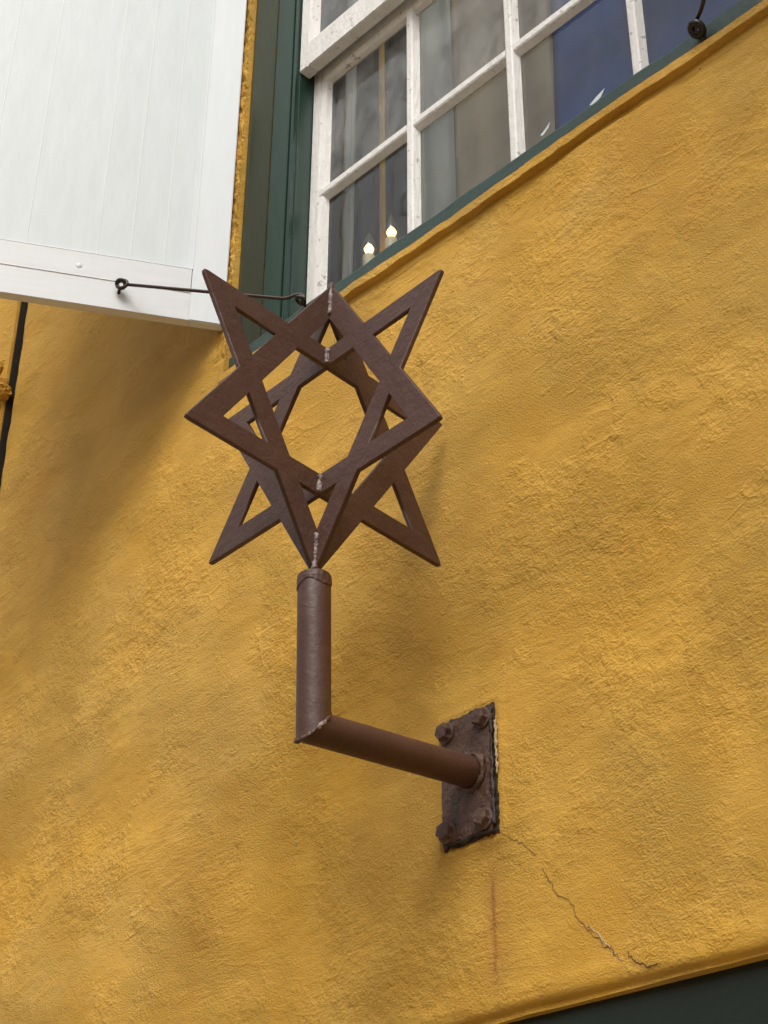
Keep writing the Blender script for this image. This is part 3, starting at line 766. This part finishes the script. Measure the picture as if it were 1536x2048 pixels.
# ragged folded cap on the post
bm = bmesh.new(); seg = 40; prof = [(1.045, -0.030), (1.05, -0.012), (1.02, 0.0), (0.9, 0.004), (0.45, 0.006), (0.01, 0.007)]
rings = []
for (q, z) in prof:
    ring = []
    for k in range(seg):
        a = 2*math.pi*k/seg; zz_ = z
        if z == -0.030: zz_ = -0.014-0.014*abs(math.sin(a*1.5+0.6))-random.uniform(0, 0.003)
        rr_ = q*PR*(1+random.uniform(-0.012, 0.012)); ring.append(bm.verts.new((rr_*math.cos(a), rr_*math.sin(a), zz_+random.uniform(-0.001, 0.001))))
    rings.append(ring)
for i in range(len(prof)-1):
    for k in range(seg): bm.faces.new((rings[i][k], rings[i][(k+1) % seg], rings[i+1][(k+1) % seg], rings[i+1][k]))
bm.faces.new(rings[-1])
cap = bm_obj('post_cap', bm, BR, sign, False); cap.location = loc(T_)-up1*0.003; cap.rotation_euler = up1.to_track_quat('Z', 'Y').to_euler()

# the two star panels, cut from flat bar
R_, BW = 0.4143, 0.0535
up2 = Vector((-0.0404, 0.0659, 1)).normalized()
cen = T_+up2*(R_-0.001)
def star_panel(d, TH=0.0115):
    cu = bpy.data.curves.new('star_panel', 'CURVE'); cu.dimensions = '2D'; cu.fill_mode = 'BOTH'
    bev = 0.0016; cu.extrude = TH/2-bev; cu.bevel_depth = bev; cu.bevel_resolution = 1; cu.offset = -bev
    WF = 1.03
    def poly(pts):
        sp = cu.splines.new('POLY'); sp.points.add(len(pts)-1)
        for p_, (x, y) in zip(sp.points, pts): p_.co = (x*WF, y, 0, 1)
        sp.use_cyclic_u = True
    def pol(q, deg): return (q*math.cos(rad(deg)), q*math.sin(rad(deg)))
    out = []
    for k in range(6):
        a = 90+60*k
        tip = Vector(pol(R_, a)); n0 = Vector(pol(R_/math.sqrt(3), a-30)); n1 = Vector(pol(R_/math.sqrt(3), a+30))
        c = 0.013*random.uniform(0.7, 1.2)
        p0 = tip+(n0-tip).normalized()*c; p1 = tip+(n1-tip).normalized()*c
        m = (p0+p1)/2+(tip-(p0+p1)/2)*0.55
        out += [tuple(p0), tuple(p0.lerp(m, 0.6)+(tip-m)*0.1), tuple(m), tuple(p1.lerp(m, 0.6)+(tip-m)*0.1), tuple(p1), tuple(n1)]
    poly(out)
    for k in range(6):
        a = 90+60*k; rin = R_-2*BW; rb = R_/2; hw = (rin-rb)*math.tan(rad(30))
        ax = Vector(pol(1, a)); sd = Vector((-ax.y, ax.x))
        poly([tuple(ax*rin), tuple(ax*rb+sd*hw), tuple(ax*rb-sd*hw)])
    q = (R_/2-BW)/math.cos(rad(30)); poly([pol(q, 60*k) for k in range(6)])
    tmp = bpy.data.objects.new('tmp', cu); C.objects.link(tmp)
    dg = bpy.context.evaluated_depsgraph_get(); dg.update()
    me = bpy.data.meshes.new_from_object(tmp.evaluated_get(dg)); me.name = 'star_panel'
    bpy.data.objects.remove(tmp)
    me.materials.clear()
    o = link_mesh('star_panel', me, BR, sign)
    X_ = (d-up2*d.dot(up2)).normalized(); Z_ = X_.cross(up2)
    o.matrix_local = Matrix(((X_.x, up2.x, Z_.x, 0), (X_.y, up2.y, Z_.y, 0), (X_.z, up2.z, Z_.z, 0), (0, 0, 0, 1)))
    o.location = loc(cen)
    return o
ys, ys2 = 0.0369*0-0.0024, -0.0141
dA = Vector((math.cos(-0.0024), -math.sin(-0.0024), 0)); dB = Vector((math.sin(-0.0141), math.cos(-0.0141), 0))
star_panel(dA); star_panel(dB)
# weld beads in the near corner between the panels
def seam(z0, z1, m='weld', rmin=0.0055):
    n = max(5, int(abs(z1-z0)/0.005)); off = (dA-dB).normalized()*0.0085
    pts = [loc(cen)+off+up2*(z0+(z1-z0)*k/n)+Vector((random.uniform(-1, 1), random.uniform(-1, 1), 0))*0.0009 for k in range(n+1)]
    tube('weld_bead', pts, [rmin*random.uniform(0.55, 1.45) for _ in pts], M[m], sign, 8, True, 0.25)
seam(R_-0.006, R_-2*BW+0.004); seam(R_/2-0.002, R_/2-BW+0.002, rmin=0.007)
seam(-R_/2+BW-0.002, -R_/2+0.004, rmin=0.0065); seam(-R_+2*BW-0.002, -R_+0.012)

# wall plate with caulk, and four hex bolts
def slab(name, w, h, y0, y1, nx_, nz_, amp, edge, mat, parent, cx_=0, cz_=0, seed=3):
    rng = random.Random(seed); bm = bmesh.new(); F0 = []
    for j in range(nz_+1):
        row = []
        for i in range(nx_+1):
            x = cx_+(i/nx_-0.5)*w; z = cz_+(j/nz_-0.5)*h; y = y0+rng.uniform(-amp, amp)
            onx = i in (0, nx_); onz = j in (0, nz_)
            if onx: x += rng.uniform(-edge, edge)
            if onz: z += rng.uniform(-edge, edge)
            if onx or onz: y += amp*1.2
            row.append(bm.verts.new((x, y, z)))
        F0.append(row)
    for j in range(nz_):
        for i in range(nx_): bm.faces.new((F0[j][i], F0[j][i+1], F0[j+1][i+1], F0[j+1][i]))
    rim = [F0[0][i] for i in range(nx_+1)]+[F0[j][nx_] for j in range(1, nz_+1)]+[F0[nz_][i] for i in range(nx_-1, -1, -1)]+[F0[j][0] for j in range(nz_-1, 0, -1)]
    bk_ = [bm.verts.new((v.co.x, y1, v.co.z)) for v in rim]; n = len(rim)
    for i in range(n): bm.faces.new((rim[i], bk_[i], bk_[(i+1) % n], rim[(i+1) % n]))
    bm.faces.new(bk_[::-1]); bmesh.ops.recalc_face_normals(bm, faces=bm.faces)
    return bm_obj(name, bm, mat, parent)
PCX, PCZ = -2.282-SB.x, 0.0
slab('wall_plate', 0.142, 0.272, -0.0135, 0.004, 12, 22, 0.0011, 0.0012, M['rust'], sign, PCX, PCZ)
slab('caulk', 0.158, 0.290, -0.0055, 0.003, 20, 36, 0.0012, 0.0032, M['caulk'], sign, PCX+0.001, PCZ, 8)
def ragged(nm, pts, rr_, mat):
    tube(nm, pts, [rr_*random.uniform(0.4, 1.5) for _ in pts], mat, sign, 7, True, 0.35)
ragged('caulk_bead', [(PCX+0.074+random.uniform(-0.002, 0.002), -0.010, -0.13+0.26*k/30) for k in range(31)], 0.004, M['caulk'])
ragged('caulk_bead', [(PCX-0.072+0.144*k/16, -0.009, -0.139+random.uniform(-0.002, 0.002)) for k in range(17)], 0.0045, M['caulk'])
ragged('bare_edge', [(PCX+0.0825+random.uniform(-0.002, 0.002), -0.006, -0.02+0.12*k/20) for k in range(21)], 0.0028, M['fresh'])
for i, (bx_, bz_) in enumerate(((-0.054, 0.113), (0.052, 0.113), (-0.056, -0.112), (0.05, -0.112))):
    b = empty('bolt', (PCX+bx_, -0.013, PCZ+bz_), 0, sign)
    b.rotation_euler = (rad(90)+random.uniform(-0.1, 0.1), random.uniform(0, 1), random.uniform(-0.1, 0.1))
    lathe('washer', [(0.024, -0.002), (0.0245, 0.003), (0.022, 0.0045), (0.001, 0.005)], M['rust'], b, 22)
    bm = bmesh.new(); hexr = 0.0195; prof = [(hexr, 0.004), (hexr, 0.017), (hexr*0.86, 0.0195), (0.001, 0.0205)]
    rings = [[bm.verts.new((q*math.cos(math.pi*k/3), q*math.sin(math.pi*k/3), z)) for k in range(6)] for q, z in prof]
    for a_ in range(3):
        for k in range(6): bm.faces.new((rings[a_][k], rings[a_][(k+1) % 6], rings[a_+1][(k+1) % 6], rings[a_+1][k]))
    bm.faces.new(rings[0][::-1]); bmesh.ops.recalc_face_normals(bm, faces=bm.faces)
    bm_obj('hex_head', bm, M['rust'], b)

# ------------------------------------------------------------------ street around (behind the camera)
tag(box('street', -40, 40, -9.0, 1.0, -0.1, -0.002, M['street']), kind='structure')
tag(box('pavement', -40, 40, -1.6, -0.02, -0.09, 0.12, M['street'], None, 0.01), kind='structure')
of = box('opposite_building', -40, 40, -14.0, -9.0, -0.1, 6.5, M['facade']); tag(of, kind='structure')
